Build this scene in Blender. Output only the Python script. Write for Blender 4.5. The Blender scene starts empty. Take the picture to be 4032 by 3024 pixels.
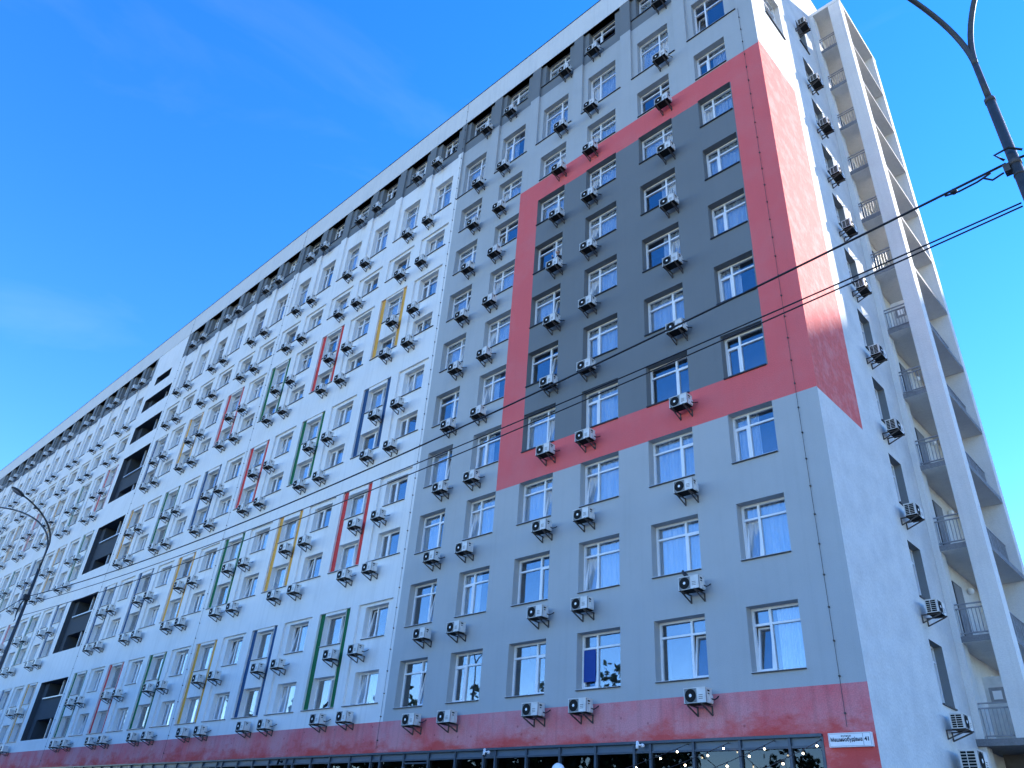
import bpy, bmesh, math, random
from mathutils import Matrix, Vector
random.seed(7)
scene = bpy.context.scene
COL = scene.collection

# ------------------------------------------------------------------ camera
CAM_POS = (7.0604728, -19.30699656, 1.6)
R0, R1, R2 = (0.72699429, 0.68355050, 0.06510002), (0.32044412, -0.42159834, 0.84827496), (0.60728483, -0.59583014, -0.52553932)   # camera right, up and back axes
LENS = 26.8620
cam_data = bpy.data.cameras.new("camera")
cam_data.sensor_width = 36.0
cam_data.lens = LENS
cam_data.clip_end = 3000
cam = bpy.data.objects.new("camera", cam_data)
COL.objects.link(cam)
cam.matrix_world = Matrix(((R0[0], R1[0], R2[0], CAM_POS[0]), (R0[1], R1[1], R2[1], CAM_POS[1]),
                           (R0[2], R1[2], R2[2], CAM_POS[2]), (0, 0, 0, 1)))
scene.camera = cam

# ------------------------------------------------------------------ sky, sun, exposure
SUN = Vector((1.0, 2.47, 1.65)).normalized()
ELEV = math.asin(SUN.z)
world = bpy.data.worlds.new("World")
scene.world = world
world.use_nodes = True
nt = world.node_tree
for n in list(nt.nodes): nt.nodes.remove(n)
out = nt.nodes.new("ShaderNodeOutputWorld")
bg = nt.nodes.new("ShaderNodeBackground")
sky = nt.nodes.new("ShaderNodeTexSky")
sky.sky_type = 'NISHITA'
sky.sun_disc = False
sky.sun_elevation = ELEV
sky.sun_rotation = math.atan2(SUN.x, SUN.y)
sky.altitude = 150
sky.air_density = 1.0
sky.dust_density = 0.0
sky.ozone_density = 3.0
bg.inputs[1].default_value = 0.14
tc = nt.nodes.new("ShaderNodeTexCoord")
mp = nt.nodes.new("ShaderNodeMapping"); mp.inputs['Scale'].default_value = (1.6, 1.6, 5.0)
nz = nt.nodes.new("ShaderNodeTexNoise"); nz.inputs['Scale'].default_value = 1.7; nz.inputs['Detail'].default_value = 6; nz.inputs['Roughness'].default_value = 0.55
nz.inputs['Distortion'].default_value = 0.6
rp = nt.nodes.new("ShaderNodeValToRGB")
rp.color_ramp.elements[0].position = 0.56; rp.color_ramp.elements[0].color = (0, 0, 0, 1)
rp.color_ramp.elements[1].position = 0.85; rp.color_ramp.elements[1].color = (0.045, 0.045, 0.045, 1)
mx = nt.nodes.new("ShaderNodeMixRGB"); mx.blend_type = 'MIX'
hs = nt.nodes.new("ShaderNodeHueSaturation"); hs.inputs['Saturation'].default_value = 1.34; hs.inputs['Value'].default_value = 1.0; hs.inputs['Hue'].default_value = 0.514
gm = nt.nodes.new("ShaderNodeMixRGB"); gm.blend_type = 'MULTIPLY'; gm.inputs[0].default_value = 0.0
cl = nt.nodes.new("ShaderNodeHueSaturation"); cl.inputs['Saturation'].default_value = 0.35; cl.inputs['Value'].default_value = 1.9
nt.links.new(tc.outputs['Generated'], mp.inputs[0]); nt.links.new(mp.outputs[0], nz.inputs['Vector'])
nt.links.new(nz.outputs['Fac'], rp.inputs[0]); nt.links.new(rp.outputs[0], mx.inputs[0])
nt.links.new(sky.outputs[0], hs.inputs['Color']); nt.links.new(sky.outputs[0], cl.inputs['Color'])
nt.links.new(hs.outputs[0], mx.inputs[1]); nt.links.new(cl.outputs[0], mx.inputs[2])
nt.links.new(mx.outputs[0], bg.inputs[0]); nt.links.new(bg.outputs[0], out.inputs[0])

sd = bpy.data.lights.new("sun", 'SUN')
sd.energy = 4.4; sd.angle = math.radians(0.55); sd.color = (1.0, 0.94, 0.85)
so = bpy.data.objects.new("sun", sd); COL.objects.link(so)
so.rotation_euler = (-SUN).to_track_quat('-Z', 'Y').to_euler()

scene.view_settings.view_transform = 'Standard'
scene.view_settings.look = 'None'
scene.view_settings.exposure = 1.86
scene.view_settings.gamma = 1.0
scene.view_settings.use_curve_mapping = False
scene.cycles.max_bounces = 8
scene.cycles.diffuse_bounces = 4
scene.cycles.glossy_bounces = 4
scene.cycles.transparent_max_bounces = 12

# ------------------------------------------------------------------ helpers
class MB:
    def __init__(s): s.v = []; s.f = []; s.m = []
    def quad(s, a, b, c, d, m=0):
        i = len(s.v); s.v += [a, b, c, d]; s.f.append((i, i+1, i+2, i+3)); s.m.append(m)
    def tri(s, a, b, c, m=0):
        i = len(s.v); s.v += [a, b, c]; s.f.append((i, i+1, i+2)); s.m.append(m)
    def box(s, x0, x1, y0, y1, z0, z1, m=0):
        i = len(s.v)
        s.v += [(x0,y0,z0),(x1,y0,z0),(x1,y1,z0),(x0,y1,z0),(x0,y0,z1),(x1,y0,z1),(x1,y1,z1),(x0,y1,z1)]
        for f in ((0,3,2,1),(4,5,6,7),(0,1,5,4),(1,2,6,5),(2,3,7,6),(3,0,4,7)):
            s.f.append(tuple(i+k for k in f)); s.m.append(m)
    def bar(s, p, q, w, h=None, m=0, up=(0,0,1)):
        h = h or w
        p = Vector(p); q = Vector(q); d = (q-p).normalized(); u = Vector(up)
        if abs(d.dot(u)) > 0.98: u = Vector((0,1,0))
        a = d.cross(u).normalized()*w/2; b = a.cross(d).normalized()*h/2
        i = len(s.v)
        for e in (p, q):
            for sx, sy in ((-1,-1),(1,-1),(1,1),(-1,1)): s.v.append(tuple(e+a*sx+b*sy))
        for f in ((3,2,1,0),(4,5,6,7),(0,1,5,4),(1,2,6,5),(2,3,7,6),(3,0,4,7)):
            s.f.append(tuple(i+k for k in f)); s.m.append(m)
    def disc(s, c, r, n, m=0, axis='y', sgn=-1):
        i = len(s.v)
        for k in range(n):
            a = 2*math.pi*k/n*(1 if sgn < 0 else -1)
            s.v.append((c[0]+r*math.cos(a), c[1], c[2]+r*math.sin(a)))
        s.f.append(tuple(range(i, i+n))); s.m.append(m)
    def ring(s, c, r0, r1, n, m=0):
        i = len(s.v)
        for k in range(n):
            a = 2*math.pi*k/n
            for r in (r0, r1): s.v.append((c[0]+r*math.cos(a), c[1], c[2]+r*math.sin(a)))
        for k in range(n):
            j = (k+1) % n
            s.f.append((i+2*k, i+2*k+1, i+2*j+1, i+2*j)); s.m.append(m)
    def tube(s, pts, rad, n=8, m=0, cap=True):
        pts = [Vector(p) for p in pts]
        rads = rad if isinstance(rad, (list, tuple)) else [rad]*len(pts)
        base = len(s.v); prev = None
        for k, p in enumerate(pts):
            d = (pts[min(k+1, len(pts)-1)]-pts[max(k-1, 0)]).normalized()
            if prev is None:
                u = Vector((0,0,1)) if abs(d.z) < 0.9 else Vector((1,0,0))
                a = d.cross(u).normalized()
            else:
                a = (prev-d*prev.dot(d)).normalized()
            prev = a; b = d.cross(a)
            for t in range(n):
                th = 2*math.pi*t/n
                s.v.append(tuple(p+(a*math.cos(th)+b*math.sin(th))*rads[k]))
        for k in range(len(pts)-1):
            for t in range(n):
                t2 = (t+1) % n
                s.f.append((base+k*n+t, base+k*n+t2, base+(k+1)*n+t2, base+(k+1)*n+t)); s.m.append(m)
        if cap:
            s.f.append(tuple(base+t for t in reversed(range(n)))); s.m.append(m)
            e = base+(len(pts)-1)*n
            s.f.append(tuple(e+t for t in range(n))); s.m.append(m)
    def sphere(s, c, r, n=12, k=8, m=0, sc=(1,1,1)):
        i = len(s.v)
        for a in range(k+1):
            th = math.pi*a/k
            for b in range(n):
                ph = 2*math.pi*b/n
                s.v.append((c[0]+sc[0]*r*math.sin(th)*math.cos(ph), c[1]+sc[1]*r*math.sin(th)*math.sin(ph), c[2]+sc[2]*r*math.cos(th)))
        for a in range(k):
            for b in range(n):
                b2 = (b+1) % n
                s.f.append((i+a*n+b, i+(a+1)*n+b, i+(a+1)*n+b2, i+a*n+b2)); s.m.append(m)
    def mesh(s, name, mats, smooth=False):
        me = bpy.data.meshes.new(name)
        me.from_pydata(s.v, [], s.f)
        for mt in mats: me.materials.append(mt)
        me.polygons.foreach_set('material_index', s.m)
        if smooth: me.polygons.foreach_set('use_smooth', [True]*len(s.f))
        me.update()
        return me

def link(name, me, parent=None, loc=(0,0,0), rot=None):
    o = bpy.data.objects.new(name, me)
    o.location = loc
    if rot: o.rotation_euler = rot
    COL.objects.link(o)
    if parent: o.parent = parent
    return o
def tag(o, label=None, cat=None, group=None, kind=None):
    if label: o['label'] = label
    if cat: o['category'] = cat
    if group: o['group'] = group
    if kind: o['kind'] = kind
    return o
def in_view(x, y, z, mx_=90):
    d = Vector((x, y, z))-Vector(CAM_POS)
    w = -d.dot(Vector(R2))
    if w <= 0: return False
    fpx = LENS/36.0*4032
    u = 2016+fpx*d.dot(Vector(R0))/w; v = 1512-fpx*d.dot(Vector(R1))/w
    return -mx_ < u < 4032+mx_ and -mx_ < v < 3024+mx_
def size_of(x, y, z):
    return 1.0/(Vector((x, y, z))-Vector(CAM_POS)).length
ORD = ['zeroth','first','second','third','fourth','fifth','sixth','seventh','eighth','ninth','tenth','eleventh','twelfth','thirteenth',
       'fourteenth','fifteenth','sixteenth','seventeenth','eighteenth']

# ------------------------------------------------------------------ materials
def new_mat(name):
    m = bpy.data.materials.new(name); m.use_nodes = True
    return m, m.node_tree, m.node_tree.nodes['Principled BSDF']
def simple(name, col, rough=0.6, metal=0.0, var=0.12, scale=6.0, spec=0.4):
    m, t, b = new_mat(name)
    b.inputs['Roughness'].default_value = rough; b.inputs['Metallic'].default_value = metal
    b.inputs['Specular IOR Level'].default_value = spec
    g = t.nodes.new('ShaderNodeNewGeometry'); n = t.nodes.new('ShaderNodeTexNoise')
    n.inputs['Scale'].default_value = scale; n.inputs['Detail'].default_value = 4
    r = t.nodes.new('ShaderNodeMapRange'); r.inputs[1].default_value = 0.3; r.inputs[2].default_value = 0.7
    r.inputs[3].default_value = 1-var; r.inputs[4].default_value = 1+var
    mm = t.nodes.new('ShaderNodeMixRGB'); mm.blend_type = 'MULTIPLY'; mm.inputs[0].default_value = 1
    mm.inputs[1].default_value = (*col, 1)
    t.links.new(g.outputs['Position'], n.inputs['Vector']); t.links.new(n.outputs['Fac'], r.inputs[0])
    t.links.new(r.outputs[0], mm.inputs[2]); t.links.new(mm.outputs[0], b.inputs['Base Color'])
    return m
def plaster(name, col, col2=None, patch=0.35, streak=0.10, bump=0.25, grain=60.0, fine=0.08, lo=0.45, hi=0.72, pscale=0.55):
    """wall paint: two tones in patches, faint vertical rain streaks, fine grain and a rough plaster bump"""
    m, t, b = new_mat(name); L = t.links
    b.inputs['Roughness'].default_value = 0.9; b.inputs['Specular IOR Level'].default_value = 0.2
    g = t.nodes.new('ShaderNodeNewGeometry')
    n1 = t.nodes.new('ShaderNodeTexNoise'); n1.inputs['Scale'].default_value = pscale; n1.inputs['Detail'].default_value = 7; n1.inputs['Roughness'].default_value = 0.62
    L.new(g.outputs['Position'], n1.inputs['Vector'])
    r1 = t.nodes.new('ShaderNodeMapRange'); r1.inputs[1].default_value = lo; r1.inputs[2].default_value = hi; r1.inputs[4].default_value = patch
    L.new(n1.outputs['Fac'], r1.inputs[0])
    c2 = col2 or tuple(c*0.75 for c in col)
    m1 = t.nodes.new('ShaderNodeMixRGB'); m1.inputs[1].default_value = (*col, 1); m1.inputs[2].default_value = (*c2, 1)
    L.new(r1.outputs[0], m1.inputs[0])
    mp = t.nodes.new('ShaderNodeMapping'); mp.inputs['Scale'].default_value = (5.5, 5.5, 0.22)
    L.new(g.outputs['Position'], mp.inputs[0])
    n2 = t.nodes.new('ShaderNodeTexNoise'); n2.inputs['Scale'].default_value = 1.0; n2.inputs['Detail'].default_value = 5
    L.new(mp.outputs[0], n2.inputs['Vector'])
    r2 = t.nodes.new('ShaderNodeMapRange'); r2.inputs[1].default_value = 0.5; r2.inputs[2].default_value = 0.75; r2.inputs[3].default_value = 1.0; r2.inputs[4].default_value = 1-streak*2
    L.new(n2.outputs['Fac'], r2.inputs[0])
    n3 = t.nodes.new('ShaderNodeTexNoise'); n3.inputs['Scale'].default_value = grain; n3.inputs['Detail'].default_value = 3
    L.new(g.outputs['Position'], n3.inputs['Vector'])
    r3 = t.nodes.new('ShaderNodeMapRange'); r3.inputs[1].default_value = 0.3; r3.inputs[2].default_value = 0.7; r3.inputs[3].default_value = 1-fine; r3.inputs[4].default_value = 1+fine
    L.new(n3.outputs['Fac'], r3.inputs[0])
    mu = t.nodes.new('ShaderNodeMath'); mu.operation = 'MULTIPLY'
    L.new(r2.outputs[0], mu.inputs[0]); L.new(r3.outputs[0], mu.inputs[1])
    m2 = t.nodes.new('ShaderNodeMixRGB'); m2.blend_type = 'MULTIPLY'; m2.inputs[0].default_value = 1
    L.new(m1.outputs[0], m2.inputs[1]); L.new(mu.outputs[0], m2.inputs[2])
    L.new(m2.outputs[0], b.inputs['Base Color'])
    bp = t.nodes.new('ShaderNodeBump'); bp.inputs['Strength'].default_value = bump; bp.inputs['Distance'].default_value = 0.02
    L.new(n3.outputs['Fac'], bp.inputs['Height']); L.new(bp.outputs[0], b.inputs['Normal'])
    return m

GREY = (0.425, 0.435, 0.43); DARK = (0.178, 0.188, 0.19); WHITE = (0.79, 0.77, 0.735); RED = (0.74, 0.135, 0.135)
M_grey = plaster('light_grey_paint', GREY, (0.375, 0.385, 0.38), 0.6, 0.022, 0.25, 45, 0.06)
M_dark = plaster('dark_grey_paint', DARK, (0.195, 0.205, 0.207), 0.6, 0.015, 0.25, 45, 0.08)
M_white = plaster('white_paint', WHITE, (0.70, 0.68, 0.645), 0.7, 0.045, 0.2, 45, 0.04)
M_para = plaster('parapet_paint', (0.66, 0.645, 0.61), (0.58, 0.575, 0.55), 0.7, 0.05, 0.15, 30, 0.04)
M_red = plaster('red_paint', RED, (0.69, 0.18, 0.18), 0.7, 0.015, 0.6, 40, 0.12)
M_end = plaster('pale_rough_plaster', (0.64, 0.625, 0.595), (0.52, 0.51, 0.49), 0.7, 0.0, 0.55, 14, 0.07, 0.40, 0.66, 1.1)
M_green = plaster('green_paint', (0.022, 0.15, 0.06), None, 0.4, 0.05, 0.1)
M_blue = plaster('blue_paint', (0.035, 0.09, 0.19), None, 0.4, 0.05, 0.1)
M_yellow = plaster('yellow_paint', (0.74, 0.38, 0.08), None, 0.4, 0.05, 0.1)
M_redband = plaster('signal_red_paint', (0.66, 0.065, 0.06), None, 0.4, 0.05, 0.1)
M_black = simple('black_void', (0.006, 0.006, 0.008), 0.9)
M_tower = plaster('tower_plaster', (0.74, 0.72, 0.68), (0.64, 0.62, 0.59), 0.8, 0.04, 0.4, 25, 0.05)
M_redend = plaster('rough_red_plaster', (0.66, 0.135, 0.12), (0.70, 0.23, 0.21), 0.9, 0.0, 1.0, 9, 0.10, 0.46, 0.66, 1.6)
M_reveal = plaster('mid_grey_reveal', (0.20, 0.215, 0.22), None, 0.4, 0.02, 0.3)
M_conc = plaster('grey_concrete', (0.22, 0.22, 0.225), (0.15, 0.15, 0.155), 0.8, 0.12, 0.4, 25, 0.12)

def faded_band():
    m = plaster('faded_red_band', (0.70, 0.15, 0.16), (0.66, 0.27, 0.28), 1.0, 0.08, 0.35, 30, 0.14, 0.36, 0.58, 0.5)
    t = m.node_tree; L = t.links; b = t.nodes['Principled BSDF']
    src = b.inputs['Base Color'].links[0].from_socket
    g = t.nodes.new('ShaderNodeNewGeometry'); sp = t.nodes.new('ShaderNodeSeparateXYZ'); L.new(g.outputs['Position'], sp.inputs[0])
    mp = t.nodes.new('ShaderNodeMapping'); mp.inputs['Scale'].default_value = (0.34, 0.34, 0.7); L.new(g.outputs['Position'], mp.inputs[0])
    n = t.nodes.new('ShaderNodeTexNoise'); n.inputs['Scale'].default_value = 1.9; n.inputs['Detail'].default_value = 9; n.inputs['Roughness'].default_value = 0.7
    L.new(mp.outputs[0], n.inputs['Vector'])
    zz = t.nodes.new('ShaderNodeMapRange'); zz.inputs[1].default_value = 4.5; zz.inputs[2].default_value = 5.35; zz.inputs[3].default_value = 0.30; zz.inputs[4].default_value = -0.10
    L.new(sp.outputs['Z'], zz.inputs[0])
    am = t.nodes.new('ShaderNodeMapRange'); am.inputs[1].default_value = 0.2; am.inputs[2].default_value = 0.8; am.inputs[3].default_value = 0.05; am.inputs[4].default_value = 0.95; am.clamp = False; L.new(n.outputs['Fac'], am.inputs[0])
    ad = t.nodes.new('ShaderNodeMath'); ad.operation = 'ADD'; L.new(am.outputs[0], ad.inputs[0]); L.new(zz.outputs[0], ad.inputs[1])
    r = t.nodes.new('ShaderNodeMapRange'); r.inputs[1].default_value = 0.55; r.inputs[2].default_value = 0.82; r.inputs[4].default_value = 0.8
    L.new(ad.outputs[0], r.inputs[0])
    mx = t.nodes.new('ShaderNodeMixRGB'); mx.inputs[2].default_value = (0.62, 0.06, 0.045, 1)
    L.new(r.outputs[0], mx.inputs[0]); L.new(src, mx.inputs[1])
    # small dark dowel spots showing through the thin paint
    v = t.nodes.new('ShaderNodeTexVoronoi'); v.inputs['Scale'].default_value = 2.6
    L.new(g.outputs['Position'], v.inputs['Vector'])
    rv = t.nodes.new('ShaderNodeMapRange'); rv.inputs[1].default_value = 0.04; rv.inputs[2].default_value = 0.13; rv.inputs[3].default_value = 0.55; rv.inputs[4].default_value = 0.0
    L.new(v.outputs['Distance'], rv.inputs[0])
    m3 = t.nodes.new('ShaderNodeMixRGB'); m3.inputs[2].default_value = (0.25, 0.03, 0.04, 1)
    L.new(rv.outputs[0], m3.inputs[0]); L.new(mx.outputs[0], m3.inputs[1])
    L.new(m3.outputs[0], b.inputs['Base Color'])
    return m
M_band = faded_band()

M_pvc = simple('white_pvc', (0.80, 0.80, 0.80), 0.35, 0, 0.04, 3)
M_sillw = simple('pale_metal_sill', (0.50, 0.51, 0.53), 0.4, 0.2, 0.1)
M_silld = simple('dark_metal_and_sill_shade', (0.045, 0.047, 0.055), 0.45, 0.2, 0.1)
M_case = simple('cream_casing', (0.66, 0.645, 0.61), 0.45, 0, 0.12, 5)
M_grille = simple('dark_grille', (0.018, 0.019, 0.019), 0.85, 0, 0.1, 6, 0.1)
M_grille2 = simple('grey_grille_wire', (0.035, 0.035, 0.035), 0.85, 0, 0.1, 6, 0.1)
M_hub = simple('white_hub', (0.85, 0.85, 0.85), 0.4, 0, 0.02)
M_bracket = simple('rusty_bracket', (0.085, 0.075, 0.07), 0.7, 0.2, 0.3, 12)
M_alu = simple('grey_aluminium', (0.055, 0.075, 0.10), 0.4, 0.3, 0.1)
M_steel = simple('grey_painted_steel', (0.06, 0.06, 0.06), 0.5, 0.2, 0.25, 8)
M_wire = simple('black_cable', (0.012, 0.012, 0.016), 0.6)
M_rail = simple('grey_rail_paint', (0.26, 0.26, 0.27), 0.5, 0.1, 0.2)
M_room = simple('dim_room', (0.17, 0.17, 0.175), 0.9, 0, 0.15, 1.5)
M_asph = plaster('asphalt', (0.05, 0.05, 0.052), (0.065, 0.065, 0.065), 0.8, 0.0, 0.6, 30, 0.2)
M_pave = plaster('pavement_concrete', (0.25, 0.245, 0.24), (0.2, 0.2, 0.2), 0.8, 0.0, 0.4, 20, 0.12)
M_ink = simple('dark_blue_ink', (0.012, 0.016, 0.035), 0.6)
M_signw = simple('white_enamel', (0.78, 0.79, 0.80), 0.35, 0, 0.03)
M_bluefilm = simple('blue_film', (0.004, 0.045, 0.25), 0.6, 0, 0.05)
M_leaf = simple('leaf_green', (0.045, 0.085, 0.022), 0.6, 0, 0.45, 3)
M_bark = simple('bark', (0.09, 0.07, 0.05), 0.9, 0, 0.3, 10)
M_skin = simple('skin', (0.52, 0.33, 0.25), 0.6, 0, 0.03)
M_cloth = simple('black_cloth', (0.012, 0.010, 0.014), 0.9)
M_hair = simple('dark_hair', (0.02, 0.013, 0.01), 0.6)
M_bird = simple('dark_feathers', (0.02, 0.02, 0.024), 0.6, 0, 0.2, 30)

def glass(name, ior=0.15, tint=(0.90, 0.93, 0.95)):
    m = bpy.data.materials.new(name); m.use_nodes = True
    t = m.node_tree; L = t.links
    for n in list(t.nodes): t.nodes.remove(n)
    o = t.nodes.new('ShaderNodeOutputMaterial'); mx = t.nodes.new('ShaderNodeMixShader')
    tr = t.nodes.new('ShaderNodeBsdfTransparent'); tr.inputs[0].default_value = (*tint, 1)
    gl = t.nodes.new('ShaderNodeBsdfGlossy'); gl.inputs['Roughness'].default_value = 0.015; gl.inputs['Color'].default_value = (0.95, 0.97, 1, 1)
    lw = t.nodes.new('ShaderNodeLayerWeight'); lw.inputs['Blend'].default_value = 0.5
    pw = t.nodes.new('ShaderNodeMath'); pw.operation = 'POWER'; pw.inputs[1].default_value = 4.0
    fr = t.nodes.new('ShaderNodeMapRange'); fr.inputs[3].default_value = ior; fr.inputs[4].default_value = 1.0
    L.new(lw.outputs['Facing'], pw.inputs[0]); L.new(pw.outputs[0], fr.inputs[0])
    g = t.nodes.new('ShaderNodeNewGeometry'); n = t.nodes.new('ShaderNodeTexNoise'); n.inputs['Scale'].default_value = 1.1; n.inputs['Detail'].default_value = 1
    bp = t.nodes.new('ShaderNodeBump'); bp.inputs['Strength'].default_value = 0.05; bp.inputs['Distance'].default_value = 0.03
    L.new(g.outputs['Position'], n.inputs['Vector']); L.new(n.outputs['Fac'], bp.inputs['Height'])
    L.new(bp.outputs[0], gl.inputs['Normal']); L.new(bp.outputs[0], lw.inputs['Normal'])
    L.new(fr.outputs[0], mx.inputs[0]); L.new(tr.outputs[0], mx.inputs[1]); L.new(gl.outputs[0], mx.inputs[2]); L.new(mx.outputs[0], o.inputs[0])
    return m
M_glass = glass('window_glass')
M_shopglass = glass('shop_glass', 0.045, (0.25, 0.3, 0.34))
def curtain_mat():
    m = bpy.data.materials.new('sheer_curtain'); m.use_nodes = True
    t = m.node_tree; L = t.links; b = t.nodes['Principled BSDF']
    b.inputs['Base Color'].default_value = (0.74, 0.75, 0.77, 1); b.inputs['Roughness'].default_value = 0.95
    o = t.nodes['Material Output']
    tl = t.nodes.new('ShaderNodeBsdfTranslucent'); tl.inputs[0].default_value = (0.6, 0.6, 0.62, 1)
    mx = t.nodes.new('ShaderNodeMixShader'); mx.inputs[0].default_value = 0.2
    g = t.nodes.new('ShaderNodeNewGeometry'); mp = t.nodes.new('ShaderNodeMapping'); mp.inputs['Scale'].default_value = (26, 26, 0.25)
    n = t.nodes.new('ShaderNodeTexNoise'); n.inputs['Scale'].default_value = 1.0; n.inputs['Detail'].default_value = 3
    r = t.nodes.new('ShaderNodeMixRGB'); r.inputs[1].default_value = (0.50, 0.52, 0.55, 1); r.inputs[2].default_value = (0.82, 0.83, 0.85, 1)
    L.new(g.outputs['Position'], mp.inputs[0]); L.new(mp.outputs[0], n.inputs['Vector']); L.new(n.outputs['Fac'], r.inputs[0]); L.new(r.outputs[0], b.inputs['Base Color'])
    L.new(b.outputs[0], mx.inputs[1]); L.new(tl.outputs[0], mx.inputs[2]); L.new(mx.outputs[0], o.inputs[0])
    return m
M_curtain = curtain_mat()
def emit(name, col, s):
    m = bpy.data.materials.new(name); m.use_nodes = True
    b = m.node_tree.nodes['Principled BSDF']
    b.inputs['Base Color'].default_value = (*col, 1); b.inputs['Emission Color'].default_value = (*col, 1); b.inputs['Emission Strength'].default_value = s
    return m
M_bulb = emit('warm_bulb', (1.0, 0.82, 0.55), 6.0)

# ------------------------------------------------------------------ ground
def sheet(name, x0, x1, y0, y1, z, mat):
    b = MB(); b.quad((x0,y0,z),(x1,y0,z),(x1,y1,z),(x0,y1,z))
    return tag(link(name, b.mesh(name, [mat])), kind='structure')
sheet('ground', -900, 900, -900, 900, -0.13, M_asph)
sheet('road', -400, 400, -17.6, -12.4, -0.122, M_asph)
b = MB(); b.box(-400, 400, -12.4, 0.0, -0.5, 0.0); tag(link('pavement', b.mesh('pavement', [M_pave])), kind='structure')
b = MB(); b.box(-400, 400, -26.0, -17.6, -0.5, 0.0); tag(link('far_pavement', b.mesh('far_pavement', [M_pave])), kind='structure')

# ------------------------------------------------------------------ the apartment block
BLD = bpy.data.objects.new('apartment_building', None); COL.objects.link(BLD)
tag(BLD, 'long eleven-storey apartment block with grey, white and red walls and an open balcony tower', 'apartment building')

WALLM = [M_grey, M_dark, M_white, M_red, M_band, M_para, M_end]
GR, DK, WH, RD, BN, PA, EN = range(7)
XEND = -125.0
Z_BAND0, Z_BAND1, Z_PAINT, Z_PAR, Z_TOP = 4.57, 5.645, 37.08, 39.6, 41.5
JX = -18.2
STAIR = (-59.95, -54.6)
FR = (-13.05, 13.8, 30.13)                       # red frame outer left, bottom, top
FI = (-11.79, -1.37, 15.12, 28.78)               # dark panel inside the red frame
def wallmat(x, z):
    if z < Z_BAND1: return BN
    if z > Z_PAINT: return WH if -60.42 < x < -54.35 else DK
    if x > JX:
        if x > FR[0] and FR[1] < z < FR[2]:
            return DK if FI[0] < x < FI[1] and FI[2] < z < FI[3] else RD
        return GR
    return WH

# bays: (right edge of recess, column id)
GX = {'A': (-2.89, -1.41), 'B': (-5.87, -4.17), 'C': (-8.79, -7.10), 'D': (-11.79, -10.10), 'E': (-14.72, -13.06), 'F': (-17.64, -16.00)}
GCOLS = 'ABCDEF'
NW = 27
def w_right(k):
    return -18.66-2.965*(k-1) if k <= 12 else -60.85-3.0*(k-13)
REC_W = 2.36
W_BOT = {1: 6.35, 3: 12.38, 5: 18.38, 7: 24.45, 9: 29.98, 10: 33.12}
W_RTOP = {1: 10.46, 3: 16.49, 5: 22.52, 7: 28.60, 9: 31.65, 10: Z_PAR}
W_TOP = {1: 7.65, 2: 10.33, 3: 13.68, 4: 16.26, 5: 19.66, 6: 22.32, 7: 25.62, 8: 28.48, 9: 31.44, 10: 35.75, 11: 39.57}
W_SILL = {1: 6.35, 2: 8.98, 3: 12.38, 4: 15.0, 5: 18.38, 6: 20.93, 7: 24.45, 8: 26.82, 9: 29.98, 10: 33.12, 11: 37.87}
AC_TOP = {1: 6.06, 2: 8.62, 3: 12.08, 4: 14.53, 5: 18.1, 6: 20.42, 7: 24.14, 8: 26.33, 9: 29.62, 10: 32.72, 11: 37.45}
COLOURS = {1: {2: 'g', 4: 'b', 6: 'y', 8: 'g', 10: 'r', 12: 'g', 13: 'y', 15: 'b', 17: 'r', 19: 'g', 21: 'y', 23: 'b'},
           3: {2: 'r', 4: 'y', 6: 'g', 8: 'y', 10: 'b', 12: 'b', 13: 'b', 15: 'g', 17: 'r', 19: 'y', 21: 'g', 23: 'r'},
           5: {2: 'b', 4: 'g', 6: 'r', 8: 'b', 10: 'g', 12: 'y', 13: 'g', 15: 'y', 17: 'b', 19: 'g', 21: 'r', 23: 'y'},
           7: {2: 'y', 4: 'r', 6: 'g', 8: 'r', 10: 'y', 12: 'b', 13: 'r', 15: 'g', 17: 'y', 19: 'r', 21: 'y', 23: 'g'}}
BANDM = {'g': M_green, 'b': M_blue, 'y': M_yellow, 'r': M_redband}

holes = []          # openings in the face of the wall (x0, x1, z0, z1)
wins = []           # windows to build
rev = MB()          # reveals and recess backs
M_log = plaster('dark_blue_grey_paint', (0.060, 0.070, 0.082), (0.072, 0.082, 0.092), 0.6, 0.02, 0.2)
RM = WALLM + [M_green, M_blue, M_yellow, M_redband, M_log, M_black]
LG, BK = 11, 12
BI = {'g': 7, 'b': 8, 'y': 9, 'r': 10}
def reveal(b, x0, x1, z0, z1, ya, yb, m, mtop=None, zsplit=None, mlow=None):
    zs = [(z0, z1, m)]
    if zsplit and z0 < zsplit < z1: zs = [(z0, zsplit, mlow), (zsplit, z1, m)]
    for (a, c, mm) in zs:
        b.quad((x0,ya,a),(x0,yb,a),(x0,yb,c),(x0,ya,c), mm)
        b.quad((x1,yb,a),(x1,ya,a),(x1,ya,c),(x1,yb,c), mm)
    b.quad((x0,ya,z1),(x0,yb,z1),(x1,yb,z1),(x1,ya,z1), m if mtop is None else mtop)
    b.quad((x0,yb,z0),(x0,ya,z0),(x1,ya,z0),(x1,yb,z0), zs[0][2])
def panel(b, y, x0, x1, z0, z1, hs, mf, xs=(), zs=()):
    X = sorted(set([x0, x1]+[v for h in hs for v in h[:2] if x0 < v < x1]+[v for v in xs if x0 < v < x1]))
    Z = sorted(set([z0, z1]+[v for h in hs for v in h[2:] if z0 < v < z1]+[v for v in zs if z0 < v < z1]))
    for i in range(len(X)-1):
        for j in range(len(Z)-1):
            cx, cz = (X[i]+X[i+1])/2, (Z[j]+Z[j+1])/2
            if any(h[0] < cx < h[1] and h[2] < cz < h[3] for h in hs): continue
            b.quad((X[i],y,Z[j]),(X[i+1],y,Z[j]),(X[i+1],y,Z[j+1]),(X[i],y,Z[j+1]), mf(cx, cz))

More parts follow.
